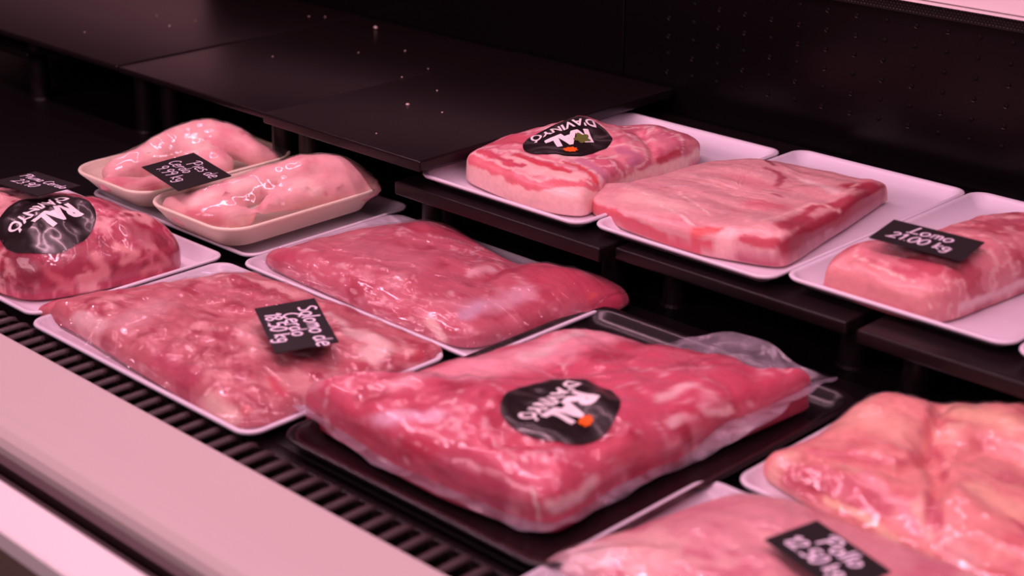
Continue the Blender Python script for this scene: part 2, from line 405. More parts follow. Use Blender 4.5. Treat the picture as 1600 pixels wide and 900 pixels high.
def paint(o, base, strokes=(), marb=(), warp=.0022, wscale=75, seed=0):
    """albedo of the meat: lean base, veins of fat (marb) and hand placed bands and patches (strokes) on its own surface"""
    me = o.data; nv = len(me.vertices); P = np.empty(nv*3); me.vertices.foreach_get('co', P); P = P.reshape(-1, 3)
    S = P+seed*3.7
    col = np.tile(np.array(alb(*base)), (nv, 1))
    def mix(mask, c): 
        nonlocal col
        col = col*(1-mask[:, None])+np.array(alb(*c))[None, :]*mask[:, None]
    for m_ in marb:
        kind, sc, lo, hi, c = m_[:5]; st = np.array(m_[5]) if len(m_) > 5 else np.ones(3)
        v = fbm(S*sc*st+seed, 4)
        if kind == 'ridge': v = 1-np.abs(v)*2.2
        elif kind == 'blob': v = v*.5+.5
        mix(sstep(lo, hi, v), c)
    if strokes:
        bv = bvh_of([o])
        W = P+np.column_stack([fbm(P*wscale+11+seed, 3), fbm(P*wscale+37+seed, 3), fbm(P*wscale+71+seed, 3)])*warp
        for st in strokes:
            c, wpx, pl = st[:3]; soft = st[3] if len(st) > 3 else .5
            pts = []
            for a, b in pl:
                h = bv.ray_cast(CAM, ray(a, b))
                if h[0] is not None: pts.append(np.array(h[0]))
            if not pts: continue
            if len(pts) == 1: pts.append(pts[0]+1e-4)
            dm = np.full(nv, 9.)
            for a, b in zip(pts[:-1], pts[1:]):
                ab = b-a; ap = W-a; t = np.clip(ap@ab/(ab@ab+1e-12), 0, 1)
                dm = np.minimum(dm, np.linalg.norm(ap-t[:, None]*ab, axis=1))
            dist = (Vector(pts[0])-CAM).length; wm = wpx*.5/FPX*dist*1.15
            mix(1-sstep(wm*(1-soft), wm*(1+soft), dm), c)
    at_ = me.color_attributes.new('tint', 'FLOAT_COLOR', 'POINT')
    at_.data.foreach_set('color', np.column_stack([col, np.ones(nv)]).ravel())

def shell(name, obj, mat, zmin, gap=.0006, wr=.0009, freq=(40, 60, 40), seed=0):
    """shrunk film hugging a lump of meat: its skin pushed out a little, with soft puckers"""
    me = obj.data.copy(); me.materials.clear(); me.color_attributes.remove(me.color_attributes['tint'])
    nv = len(me.vertices); P = np.empty(nv*3); me.vertices.foreach_get('co', P); P = P.reshape(-1, 3)
    Nn = np.empty(nv*3); me.vertices.foreach_get('normal', Nn); Nn = Nn.reshape(-1, 3)
    rid = (1-np.abs(fbm(P*np.array(freq)+seed, 2))*1.8).clip(0, 1)**3
    P = P+Nn*(gap+wr*rid)[:, None]; me.vertices.foreach_set('co', P.ravel())
    bm = bmesh.new(); bm.from_mesh(me); bmesh.ops.delete(bm, geom=[v for v in bm.verts if v.co.z < zmin], context='VERTS'); bm.to_mesh(me); bm.free()
    return child_w(link(name, me, mat), obj)
def film(name, x0, x1, y0, y1, zr, objs, mat, parent=None, nx=110, ny=80, r=.014, gap=.0007, iters=260, wr=.0009, wdir=(25, 90), skirt=True, seed=0, folds=()):
    """cling film stretched over the meat and fixed round the tray rim"""
    bv = bvh_of(objs)
    xs = np.linspace(x0, x1, nx); ys = np.linspace(y0, y1, ny)
    X, Y = np.meshgrid(xs, ys, indexing='ij')
    cx = np.clip(X, x0+r, x1-r); cy = np.clip(Y, y0+r, y1-r); dx = X-cx; dy = Y-cy; d = np.hypot(dx, dy)
    k = np.where(d > r, r/np.maximum(d, 1e-9), 1); corner = (np.abs(dx) > 0) & (np.abs(dy) > 0)
    X = np.where(corner, cx+dx*k, X); Y = np.where(corner, cy+dy*k, Y)
    Hm = np.full(X.shape, -1.0)
    for i in range(nx):
        for j in range(ny):
            h = bv.ray_cast(Vector((X[i, j], Y[i, j], .5)), Vector((0, 0, -1)))
            if h[0] is not None: Hm[i, j] = h[0].z+gap
    edge = np.zeros(X.shape, bool); edge[0] = edge[-1] = True; edge[:, 0] = edge[:, -1] = True
    edge |= corner & (d >= r)
    Zf = np.where(Hm > zr, Hm, zr+.0004); Zf[edge] = np.maximum(zr+.0004, Hm[edge])
    E0 = Zf.copy()
    for it in range(iters):
        A = Zf.copy(); A[1:-1, 1:-1] = .25*(Zf[2:, 1:-1]+Zf[:-2, 1:-1]+Zf[1:-1, 2:]+Zf[1:-1, :-2])
        Zf = np.maximum(A, Hm); Zf[edge] = E0[edge]
    # slack puckers
    Pq = np.column_stack([X.ravel()*wdir[0]+seed, Y.ravel()*wdir[1], np.full(X.size, seed*1.3)])
    rid = (1-np.abs(fbm(Pq, 2))*1.8).clip(0, 1)**3
    fade = np.minimum(np.minimum(X-x0, x1-X), np.minimum(Y-y0, y1-Y)).clip(0, .01)/.01
    Zf = Zf+wr*rid.reshape(X.shape)*fade
    for amp, wid, pl, zz in folds:
        q = [at(a, b, zz) for a, b in pl]; dm = np.full(X.shape, 9.)
        wx = .0015*fbm(np.column_stack([X.ravel()*90, Y.ravel()*90, X.ravel()*0]), 2).reshape(X.shape)
        for a, b in zip(q[:-1], q[1:]):
            ax, ay = b.x-a.x, b.y-a.y; t = np.clip(((X-a.x)*ax+(Y-a.y)*ay)/(ax*ax+ay*ay+1e-12), 0, 1)
            dm = np.minimum(dm, np.hypot(X+wx-a.x-t*ax, Y+wx-a.y-t*ay))
        Zf = Zf+amp*np.exp(-(dm/wid)**2)*fade
    vs = [(X[i, j], Y[i, j], Zf[i, j]) for i in range(nx) for j in range(ny)]
    fs = [(i*ny+j, (i+1)*ny+j, (i+1)*ny+j+1, i*ny+j+1) for i in range(nx-1) for j in range(ny-1)]
    if skirt:
        loop = [i*ny for i in range(nx)]+[(nx-1)*ny+j for j in range(1, ny)]+[i*ny+ny-1 for i in range(nx-2, -1, -1)]+[j for j in range(ny-2, 0, -1)]
        mx, my = (x0+x1)/2, (y0+y1)/2; b = len(vs)
        for q in loop:
            x, y, z = vs[q]; dd = Vector((x-mx, y-my)).normalized(); vs.append((x+dd.x*.0012, y+dd.y*.0012, z-.0012))
        b2 = len(vs)
        for q in loop:
            x, y, z = vs[q]; dd = Vector((x-mx, y-my)).normalized(); vs.append((x-dd.x*.0015, y-dd.y*.0015, z-.007))
        L = len(loop)
        for q in range(L):
            fs.append((loop[q], loop[(q+1) % L], b+(q+1) % L, b+q)); fs.append((b+q, b+(q+1) % L, b2+(q+1) % L, b2+q))
    o = link(name, mesh_from(vs, fs), mat)
    if parent: o.parent = parent; o.matrix_parent_inverse = Matrix.Translation(-Vector(parent.location))
    return o

# ---- lettering
def drape(me, origin, ux, uy, bv, off, tilt=None):
    """lay a flat mesh in (u,v) metres onto the surface below it"""
    for v in me.vertices:
        p = Vector(origin)+ux*v.co.x+uy*v.co.y
        h = bv.ray_cast(Vector((p.x, p.y, p.z+.12)), Vector((0, 0, -1)))
        z = h[0].z if h[0] is not None else p.z
        v.co = Vector((p.x, p.y, z+off+v.co.z))
    me.update()
def text_mesh(txt, size, offset=.0, spacing=1.0):
    c = bpy.data.curves.new('t', 'FONT'); c.body = txt; c.size = size; c.offset = offset; c.align_x = 'CENTER'; c.align_y = 'CENTER'; c.space_character = spacing; c.resolution_u = 4
    o = bpy.data.objects.new('t', c); COL.objects.link(o)
    dg = bpy.context.evaluated_depsgraph_get(); dg.update()
    me = bpy.data.meshes.new_from_object(o.evaluated_get(dg)); bpy.data.objects.remove(o); bpy.data.curves.remove(c)
    bm = bmesh.new(); bm.from_mesh(me); bmesh.ops.triangulate(bm, faces=bm.faces)
    bmesh.ops.subdivide_edges(bm, edges=[e for e in bm.edges if e.calc_length() > size*.10], cuts=3, use_grid_fill=False); bmesh.ops.triangulate(bm, faces=bm.faces)
    bm.to_mesh(me); bm.free(); return me
def sticker(parent, bv, cx, cy, z, ang, rx=.042, ry=.042, orange=(.000, .030), leaf=(-.009, .012), film_off=.0012, lines=(('RAL', 0, .010, .0215, .0013), ("D'AVINYO", 0, -.0135, .0150, .0007))):
    """round black sticker; ang = direction of reading in world degrees"""
    h = bv.ray_cast(CAM, ray(cx, cy)); c = h[0] if h[0] is not None else at(cx, cy, z)
    a = math.radians(ang); ux = Vector((math.cos(a), math.sin(a), 0)); uy = Vector((-math.sin(a), math.cos(a), 0))
    def fin(me, name, mat, par, off):
        drape(me, c, ux, uy, bv, off); return child_w(link(name, me, mat), par)
    vs = [(0, 0, 0)]; fs = []; NR, NA = 16, 64
    for r in range(1, NR+1):
        for k in range(NA): t = k/NA*2*math.pi; vs.append((rx*r/NR*math.cos(t), ry*r/NR*math.sin(t), 0 if r < NR else -.0006))
    for k in range(NA): fs.append((0, 1+k, 1+(k+1) % NA))
    for r in range(NR-1):
        for k in range(NA): fs.append((1+r*NA+k, 1+(r+1)*NA+k, 1+(r+1)*NA+(k+1) % NA, 1+r*NA+(k+1) % NA))
    st = fin(mesh_from(vs, fs), 'sticker', MSTICK, parent, film_off)
    st['label'] = 'black round sticker'; bv = bvh_of([st])
    for (tx, ox, oy, sz, of) in lines:
        me = text_mesh(tx, .02, of*.9, 1.0)
        xs = [v.co.x for v in me.vertices]; ys = [v.co.y for v in me.vertices]; tw = .042 if tx == 'RAL' else .062
        mh = .7*.02 if tx == 'RAL' else .7*.02
        for v in me.vertices:
            v.co.x = (v.co.x-(min(xs)+max(xs))/2)/(max(xs)-min(xs))*tw*rx/.042+ox
            v.co.y = v.co.y/mh*sz*.85+oy
        l = fin(me, 'lettering', MSTW, st, .0005); l['label'] = 'white block lettering'
    ox, oy, sz = lines[1][1], lines[1][2], lines[1][3]; tx_ = .031*rx/.042; aw = .0018
    ac = mesh_from([(tx_-.0052, oy+sz*.52, 0), (tx_-.0030, oy+sz*.52, 0), (tx_-.0008, oy+sz*.82, 0), (tx_-.0036, oy+sz*.82, 0)], [(0, 1, 2, 3)])
    l = fin(ac, 'accent_mark', MSTW, st, .0006)
    def blob(ox, oy, rr, spikes, amp, sq, mat, nm):
        vs = [(ox, oy, 0)]; n = 48
        for k in range(n):
            t = k/n*2*math.pi; r = rr*(1+amp*math.cos(spikes*t)); vs.append((ox+r*math.cos(t), oy+r*math.sin(t)*sq, 0))
        l = fin(mesh_from(vs, [(0, 1+k, 1+(k+1) % n) for k in range(n)]), nm, mat, st, .0008); return l
    if orange: blob(orange[0], orange[1], .0068, 9, .12, .62, MSTO, 'orange_emblem')
    if leaf: blob(leaf[0], leaf[1], .0072, 5, .2, 1, MSTG, 'green_leaf')
    return st
def child_w(o, par):
    """parent in world space to a mesh part or an empty"""
    bpy.context.view_layer.update()
    o.parent = par; o.matrix_parent_inverse = par.matrix_world.inverted(); return o
GL = {  # handwriting strokes on a 0..1 box (x right, y up), second value = advance
 'P': ([[(.1, -.1), (.2, 1)], [(-.15, .85), (.15, 1.05), (.6, 1), (.7, .72), (.5, .5), (.18, .48)]], .8),
 'i': ([[(.1, .6), (.12, 0)], [(.13, .85), (.15, .8)]], .32),
 'e': ([[(.05, .32), (.45, .38), (.42, .58), (.22, .62), (.05, .4), (.1, .1), (.3, 0), (.5, .1)]], .6),
 's': ([[(.45, .58), (.2, .62), (.1, .45), (.4, .25), (.35, .03), (.05, .0)]], .55),
 'd': ([[(.45, .5), (.2, .55), (.05, .3), (.15, .02), (.4, .1), (.48, .5), (.52, 1.0), (.5, .3), (.6, 0)]], .72),
 'C': ([[(.6, .85), (.35, 1), (.08, .7), (.05, .3), (.3, 0), (.62, .15)]], .72),
 'r': ([[(.1, .6), (.12, 0), (.14, .4), (.3, .6), (.45, .55)]], .5),
 'o': ([[(.25, .58), (.06, .4), (.1, .08), (.3, 0), (.48, .2), (.45, .48), (.25, .58)]], .6),
 '9': ([[(.5, .8), (.28, .98), (.08, .75), (.2, .52), (.45, .6), (.52, .85), (.48, .4), (.35, -.05)]], .65),
 '.': ([[(.08, .02), (.14, .04)]], .25),
 'k': ([[(.1, 1), (.1, 0)], [(.5, .62), (.12, .3), (.5, 0)]], .58),
 'g': ([[(.45, .5), (.2, .6), (.06, .35), (.2, .1), (.42, .2), (.48, .55), (.45, -.15), (.25, -.32), (.05, -.2)]], .6),
 'K': ([[(.1, 1), (.12, 0)], [(.6, .95), (.14, .45), (.6, 0)]], .68),
 'S': ([[(.55, .9), (.3, 1), (.1, .75), (.5, .4), (.45, .08), (.05, .05)]], .66),
 'l': ([[(.12, 1), (.1, .1), (.2, 0)]], .3),
 'm': ([[(.08, .6), (.1, 0), (.12, .45), (.28, .6), (.35, .4), (.36, 0), (.38, .45), (.52, .6), (.6, .4), (.62, 0)]], .75),
 '1': ([[(.05, .75), (.25, 1), (.22, 0)]], .4),
 '8': ([[(.3, .5), (.08, .75), (.28, 1), (.5, .78), (.08, .25), (.28, 0), (.52, .25), (.3, .5)]], .66),
 '5': ([[(.55, 1), (.15, .98), (.12, .58), (.4, .6), (.52, .3), (.3, 0), (.05, .08)]], .64),
 '0': ([[(.28, 1), (.06, .6), (.1, .1), (.32, 0), (.52, .35), (.48, .85), (.28, 1)]], .64),
 'L': ([[(.25, 1.05), (.1, .05), (.0, .0), (.6, .05)]], .65),
 '2': ([[(.05, .8), (.28, 1), (.5, .75), (.1, .05), (.0, .02), (.58, .05)]], .66),
 'u': ([[(.08, .6), (.1, .12), (.25, 0), (.42, .2), (.45, .6), (.46, .1), (.55, 0)]], .62),
 'a': ([[(.42, .5), (.2, .6), (.05, .3), (.15, .02), (.38, .12), (.44, .55), (.46, .1), (.55, 0)]], .62),
 'n': ([[(.08, .6), (.1, 0), (.12, .42), (.3, .6), (.42, .4), (.44, 0)]], .58),
 '3': ([[(.08, .9), (.35, 1), (.48, .75), (.22, .52), (.5, .35), (.35, 0), (.05, .05)]], .62),
 ' ': ([], .35)}
def handwriting(lines, wpen):
    """lines = (text, x, y, size): chalk-pen ribbons"""
    vs = []; fs = []
    for tx, ox, oy, sz in lines:
        x = ox
        for ch in tx:
            st, adv = GL[ch]
            for s in st:
                P = [Vector((x+px*sz+py*sz*.12, oy+py*sz)) for px, py in s]
                if len(P) > 2:
                    Q = []
                    for i in range(len(P)-1):
                        a = P[max(i-1, 0)]; b = P[i]; c = P[i+1]; d = P[min(i+2, len(P)-1)]
                        for j in range(5):
                            t = j/5; Q.append(.5*((2*b)+(c-a)*t+(2*a-5*b+4*c-d)*t*t+(3*b-a-3*c+d)*t**3))
                    Q.append(P[-1]); P = Q
                k0 = len(vs)
                for i, p in enumerate(P):
                    d = (P[min(i+1, len(P)-1)]-P[max(i-1, 0)])
                    d = d.normalized() if d.length > 1e-9 else Vector((1, 0)); nn = Vector((-d.y, d.x))*wpen*.5
                    vs += [(p.x+nn.x, p.y+nn.y, 0), (p.x-nn.x, p.y-nn.y, 0)]
                for i in range(len(P)-1): fs.append((k0+2*i, k0+2*i+1, k0+2*i+3, k0+2*i+2))
            x += adv*sz
    return mesh_from(vs, fs)
def price_tag(px, py, z, w, h, ang, tilt, lines, label, wpen=.0011, bend=.0):
    t = at(px, py, z)
    bm = bmesh.new(); box_bm(bm, -w/2, w/2, -h/2, h/2, -.0005, .0005, .0004, 2)
    o = bm_obj('price_tag', bm, MTAG, smooth=False); setp(o, label, 'price tag', 'black handwritten price tags')
    o.location = t; o.rotation_euler = (math.radians(tilt[0]), math.radians(tilt[1]), math.radians(ang))
    me = handwriting(lines, wpen); wr = link('handwriting', me, MCHALK, None, False); wr.location = (0, 0, .0007); wr.parent = o
    wr['label'] = 'pale chalk handwriting'
    return o
# ------------------------------------------------------------------ pork belly
PALE = (250, 170, 180); FAT = (247, 160, 172); RED = (205, 62, 88); LEAN = (212, 92, 115); DEEP = (178, 45, 72)
zt = ZT-.0098
belly = slab('pork_belly', [(728, 272, .008), (760, 302), (810, 322), (860, 336), (905, 341), (928, 334), (955, 318), (1000, 296), (1050, 277), (1088, 262), (1092, 250, .004), (1075, 203, .028), (1030, 190, .030), (965, 181, .040), (905, 166, .045), (855, 178, .042), (790, 202, .034), (745, 226, .028)],
             zt, .034, MMEATM, p=5.0, noise=.0028, nscale=30,
             bumps=[(905, 170, .060, .036, .017), (905, 300, .03, .03, -.004), (1040, 215, .03, .02, .003), (970, 225, .035, .012, .004), (760, 240, .03, .03, .0)],
             creases=[(.004, .004, [(1000, 212), (1020, 232), (1025, 258)], .032), (.006, .006, [(925, 292), (950, 283), (985, 275)], .028)])
paint(belly, (232, 118, 140), marb=[('blob', 40, .45, .62, (212, 88, 118)), ('ridge', 30, .7, .95, (243, 160, 178))], strokes=[
 (FAT, 44, [(735, 262), (780, 290), (840, 305), (900, 318), (920, 312)], .2),
 (FAT, 34, [(740, 235), (790, 250), (850, 265), (900, 278)], .25),
 ((222, 92, 112), 15, [(736, 248), (775, 264), (808, 281), (840, 292), (862, 287), (890, 285), (925, 291)], .18),
 ((205, 66, 92), 13, [(750, 236), (775, 245), (800, 257), (815, 259)], .2),
 ((214, 60, 82), 12, [(806, 242), (835, 252), (865, 261), (888, 267)], .2),
 ((222, 70, 85), 9, [(880, 253), (905, 260), (922, 272), (932, 283)], .3),
 ((208, 74, 98), 30, [(800, 215), (840, 226), (870, 235)], .4),
 ((208, 70, 96), 14, [(770, 225), (800, 222)], .4),
 (PALE, 4, [(745, 229), (783, 236), (802, 234), (812, 236)], .4),
 (PALE, 5, [(800, 235), (830, 243), (860, 252), (878, 254)], .4),
 (PALE, 3, [(835, 232), (868, 244)], .5),
 ((244, 165, 178), 20, [(872, 243), (905, 246)], .5),
 (PALE, 5, [(925, 290), (900, 282), (870, 274)], .4),
 ((205, 100, 135), 16, [(968, 235), (1000, 245), (985, 255)], .5),
 ((208, 105, 138), 16, [(905, 250), (930, 262), (945, 275)], .5),
 ((214, 100, 128), 18, [(1025, 212), (1050, 225), (1048, 240)], .5),
 ((244, 160, 176), 4, [(940, 230), (975, 226), (1005, 233), (1012, 250), (995, 262)], .5),
 ((244, 160, 176), 4, [(1010, 205), (1040, 205), (1062, 212)], .5),
 ((196, 66, 88), 2.5, [(995, 212), (1012, 222), (1022, 238), (1027, 256)], .5),  # thin line with the crease's shade put into the colour
 ((240, 150, 175), 12, [(862, 186), (900, 178), (935, 177), (965, 184)], .5),
 ((210, 80, 105), 12, [(965, 195), (1010, 192), (1045, 198)], .5),
 ((200, 58, 80), 10, [(1080, 212), (1062, 238), (1030, 252)], .5),
 ((246, 168, 176), 16, [(1090, 240), (1065, 258), (1010, 272), (960, 296)], .3),
 ((226, 100, 118), 4, [(925, 296), (940, 300), (950, 292)], .5)])
setp(belly, 'block of streaky pork belly with a black round sticker, farthest on the upper shelf', 'meat')
bvb = bvh_of([belly])
sticker(belly, bvb, 887, 213, .090, 238, orange=(.004, .024), leaf=(-.012, .008), film_off=.0009, rx=.043, ry=.036,
        lines=(('RAL', 0, .004, .0215, .0013), ("D'AVINYO", 0, -.0180, .0135, .0006)))

# ------------------------------------------------------------------ rib slab
def ribridge(P):
    c = at(1110, 300, .08)
    v = (P[:, 1]-c.y)-(P[:, 0]-c.x)*.06
    m = np.exp(-((P[:, 0]-c.x)/.075)**2)
    return m*(.0006*np.sin(v*190+1)+.0011*fbm(np.column_stack([P[:, 0]*8, v*330, v*0]), 3))
ribs = slab('pork_ribs', [(921, 322), (930, 342), (1000, 372), (1080, 398), (1150, 412), (1215, 421), (1245, 412), (1290, 382), (1340, 350), (1380, 322), (1384, 303, .010), (1355, 280, .022), (1290, 262, .024), (1200, 240, .028), (1150, 243, .026), (1095, 252, .022), (1030, 275, .020), (960, 297, .016), (928, 308, .014)],
            zt-.001, .027, MMEATM, p=5.5, noise=.0016, nscale=34, ridge=ribridge,
            bumps=[(1180, 260, .03, .03, .006), (1215, 370, .03, .045, .014), (1340, 300, .03, .03, .006), (940, 315, .02, .04, -.005), (1150, 310, .025, .03, -.002)],
            creases=[(.003, .004, [(1140, 372), (1120, 400)], .02)])
paint(ribs, (226, 134, 150), marb=[('ridge', 22, .84, 1.02, (238, 154, 168), (.35, 2.4, 1)), ('blob', 26, .56, .85, (222, 116, 136), (.4, 1.8, 1))], strokes=[
 ((214, 78, 98), 20, [(925, 325), (960, 340), (1000, 358), (1045, 377), (1085, 390)], .25),
 ((196, 92, 118), 7, [(935, 343), (1000, 371), (1070, 396)], .5),  # purple shade along the foot of the slab, put into the colour
 ((222, 72, 80), 14, [(1085, 362), (1128, 360)], .5),
 ((222, 80, 98), 14, [(1085, 376), (1110, 385)], .4),
 ((247, 158, 172), 26, [(1140, 366), (1130, 388)], .3),
 ((210, 74, 95), 13, [(1163, 374), (1190, 380), (1214, 380)], .25),
 ((190, 68, 98), 15, [(1110, 404), (1160, 402), (1212, 410)], .4),
 ((168, 42, 66), 28, [(1232, 385), (1262, 365), (1300, 345), (1345, 318), (1378, 303)], .35),
 ((176, 50, 74), 24, [(1225, 352), (1260, 340)], .5),
 ((205, 120, 146), 14, [(1250, 398), (1310, 360), (1372, 320)], .5),
 ((182, 52, 76), 22, [(1325, 292), (1352, 290), (1372, 298)], .5),
 ((150, 62, 82), 7, [(1196, 250), (1208, 258)], .5),
 ((205, 95, 116), 5, [(1110, 250), (1150, 244), (1190, 242), (1215, 258), (1270, 272)], .6),
 ((178, 80, 100), 6, [(1212, 284), (1228, 278)], .5), ((182, 84, 104), 6, [(1205, 303), (1222, 308)], .5),
 ((226, 105, 126), 34, [(1180, 318), (1215, 322)], .8),
 ((186, 58, 80), 14, [(1240, 345), (1270, 322), (1300, 322), (1330, 308)], .4), ((176, 66, 88), 9, [(1195, 262), (1225, 275), (1215, 290)], .6),
 ((250, 172, 188), 16, [(1255, 282), (1285, 290), (1305, 300)], .5),
 ((248, 160, 172), 8, [(1190, 345), (1225, 335), (1265, 318), (1310, 330)], .5),
 ((245, 150, 162), 6, [(1300, 305), (1325, 300), (1340, 286)], .5),
 ((246, 158, 170), 34, [(985, 305), (1060, 325)], .9), ((250, 178, 190), 4, [(1005, 300), (1040, 325), (1080, 350)], .6), ((250, 178, 190), 3, [(1060, 300), (1110, 335)], .6)])
setp(ribs, 'flat slab of pork ribs with dark red right end, between belly and loin', 'meat')
# the shrink wrap bunched along the right end of the ribs
bvr = bvh_of([ribs])

# ------------------------------------------------------------------ loin at right
loin = slab('pork_loin', [(1287, 440, .008), (1300, 462), (1350, 482), (1410, 501), (1450, 508), (1490, 503), (1540, 484), (1600, 460), (1680, 425), (1720, 385, .01), (1690, 335, .03), (1600, 316, .036), (1530, 326, .036), (1470, 348, .036), (1400, 380, .034), (1310, 392, .026)],
            zt, .038, MMEAT, p=3.6, noise=.0024, nscale=30, bumps=[(1520, 380, .04, .05, .006), (1310, 420, .03, .02, -.004), (1460, 440, .03, .02, .002)],
            creases=[(-.0022, .0030, [(1335, 400), (1375, 420), (1430, 440), (1455, 480)], .035)])
paint(loin, (224, 112, 132), seed=3, marb=[('ridge', 34, .70, .96, (240, 146, 160), (.8, 1.6, 1)), ('blob', 40, .58, .72, (200, 76, 98))], strokes=[
 ((226, 122, 136), 62, [(1315, 425), (1370, 455), (1430, 480)], .3),
 ((214, 106, 126), 20, [(1350, 472), (1420, 492)], .5),
 ((246, 168, 178), 4, [(1335, 400), (1375, 420), (1430, 440), (1455, 480)], .5),  # pale line: highlight on the wrap ridge, painted into the colour
 ((242, 160, 178), 12, [(1500, 480), (1560, 458), (1600, 440)], .5),
 ((206, 80, 106), 10, [(1400, 420), (1440, 432)], .6), ((204, 84, 110), 16, [(1560, 350), (1600, 345)], .6)])
setp(loin, 'cylindrical boneless pork loin in shiny wrap on the upper shelf near the right edge', 'meat')

# ------------------------------------------------------------------ dark roast at left
roast = slab('pork_neck_roast', [(283, 402, .012), (262, 428, .004), (215, 445), (150, 458), (85, 470), (40, 472), (0, 462), (-60, 440), (-150, 405), (-190, 350, .02), (-120, 300, .045), (-20, 283, .050), (60, 288, .050), (130, 300, .048), (190, 318, .044), (245, 345, .034), (276, 378, .022)],
             -.0095, .060, MMEAT, p=2.7, noise=.005, nscale=26, bumps=[(60, 340, .05, .05, .006), (230, 380, .03, .03, .002)])
paint(roast, (186, 46, 78), seed=1, marb=[('ridge', 22, .70, .95, (222, 96, 124)), ('blob', 30, .60, .72, (240, 140, 155)), ('blob', 52, .60, .74, (160, 32, 60))], strokes=[
 ((235, 120, 138), 14, [(150, 400), (165, 425), (130, 440)], .6), ((240, 130, 145), 10, [(180, 385), (215, 395), (190, 410)], .6),
 ((222, 90, 112), 10, [(60, 420), (90, 435), (110, 455)], .6), ((226, 100, 118), 10, [(235, 385), (262, 410), (225, 425)], .6),
 ((150, 30, 58), 30, [(30, 400), (50, 430)], .6), ((168, 34, 62), 24, [(200, 350), (235, 372)], .6)])
setp(roast, 'rounded dark red pork roast with black sticker at the left edge', 'meat')
roast_film = shell('plastic_film', roast, FILMR, -.004, seed=2)
sticker(roast, bvh_of([roast, roast_film]), 72, 330, .05, 279, rx=.043, ry=.043, orange=None, leaf=None, film_off=.0006,
        lines=(('RAL', -.004, .009, .0215, .0013), ("D'AVINYO", 0, -.0125, .0150, .0007)))

# ------------------------------------------------------------------ trotter packs
def metamesh(name, elems, mat, res=.0035, parent=None):
    mb = bpy.data.metaballs.new('blob'+name); mb.resolution = res; mb.threshold = .6
    o = bpy.data.objects.new('blob'+name, mb); COL.objects.link(o)
    for (co, r, sc, rz, ry) in elems:
        e = mb.elements.new(); e.type = 'ELLIPSOID'; e.co = co; e.radius = r; e.size_x, e.size_y, e.size_z = sc
        e.rotation = (Matrix.Rotation(rz, 3, 'Z') @ Matrix.Rotation(ry, 3, 'Y')).to_quaternion(); e.stiffness = 2
    dg = bpy.context.evaluated_depsgraph_get(); dg.update()
    me = bpy.data.meshes.new_from_object(o.evaluated_get(dg)); bpy.data.objects.remove(o); bpy.data.metaballs.remove(mb)
    me.materials.clear()
    ob = link(name, me, mat)
    if parent: ob.parent = parent; ob.matrix_parent_inverse = Matrix.Translation(-Vector(parent.location))
    return ob
def chain(pts, spread=1.0):
    """dense chain of round elements along (x,y,z,r) points -> tapered limb"""
    E = []
    for a, b in zip(pts[:-1], pts[1:]):
        L = math.dist(a[:3], b[:3]); k = max(2, int(L/.008))
        for i in range(k):
            t = i/k; p = [a[j]*(1-t)+b[j]*t for j in range(4)]
            E.append((p[:3], p[3]*1.55*spread, (.62, .62, .62), 0, 0))
    p = pts[-1]; E.append((p[:3], p[3]*1.55*spread, (.62, .62, .62), 0, 0))
    return E
SK = (246, 150, 166)
def W(px, py, z, r):
    q = at(px, py, z); return (q.x, q.y, z, r)
GP = 'trotter packs in cream foam trays'
p1 = empty('trotter_pack', (-1.403, .94, .001)); setp(p1, 'film wrapped pig trotter in the rear cream tray, price tag on it', 'meat pack', GP)
tray('foam_tray', -1.473, -1.339, .843, 1.045, .0265, .0215, MFOAM, r=.030, slope=.016, lip=.004, parent=p1)
tr_a = metamesh('pig_trotter', chain([W(178, 272, .022, .021), W(225, 252, .030, .025), W(275, 226, .038, .027), W(325, 213, .044, .029), W(365, 222, .038, .027), W(400, 243, .028, .022), W(425, 250, .022, .016)])
                + chain([W(165, 288, .018, .014), W(225, 292, .019, .018), W(268, 288, .018, .015)])+chain([W(300, 240, .030, .026), W(345, 258, .026, .025)]), MSKIN, parent=p1)
tray2c = (-1.2555, .938)
p2 = empty('trotter_pack', (tray2c[0], tray2c[1], .001)); setp(p2, 'film wrapped pig trotters in the front cream tray, to the right of the tagged one', 'meat pack', GP)
tray('foam_tray', -1.333, -1.190, .838, 1.038, .0265, .0215, MFOAM, r=.032, slope=.012, lip=.004, parent=p2)
tr_b = metamesh('pig_trotter', chain([W(272, 326, .019, .020), W(300, 325, .024, .025), W(345, 312, .030, .027), W(390, 297, .036, .026), W(430, 281, .042, .026), W(480, 268, .045, .026), W(530, 268, .042, .025), W(565, 283, .032, .020), W(585, 295, .024, .014)])
                + chain([W(412, 327, .026, .013), W(440, 312, .030, .019), W(480, 302, .032, .023), W(530, 300, .028, .021), W(572, 304, .020, .014)])
                + chain([W(285, 336, .019, .018), W(330, 340, .020, .021), W(365, 340, .020, .019), W(388, 338, .018, .015)]), MSKIN, parent=p2)
for o, sd in ((tr_a, 5), (tr_b, 6)):
    me = o.data; nv = len(me.vertices); P = np.empty(nv*3); me.vertices.foreach_get('co', P); P = P.reshape(-1, 3)
    Nn = np.empty(nv*3); me.vertices.foreach_get('normal', Nn); Nn = Nn.reshape(-1, 3)
    P = P+Nn*(.0022*fbm(P*34+sd, 2)-.0010*(1-np.abs(fbm(P*np.array([60, 22, 30])+sd, 2))*2).clip(0, 1)**3)[:, None]
    P[:, 2] = np.maximum(P[:, 2], .0062)
    me.vertices.foreach_set('co', P.ravel()); me.update()
paint(tr_a, SK, seed=4, marb=[('blob', 22, .5, .72, (238, 122, 145)), ('blob', 30, .62, .8, (250, 172, 182))], strokes=[
  ((222, 90, 116), 4, [(345, 262), (372, 232), (378, 205)], .8), ((226, 96, 120), 20, [(180, 285), (240, 292)], .8), ((228, 100, 125), 3, [(360, 255), (395, 225)], .8)])
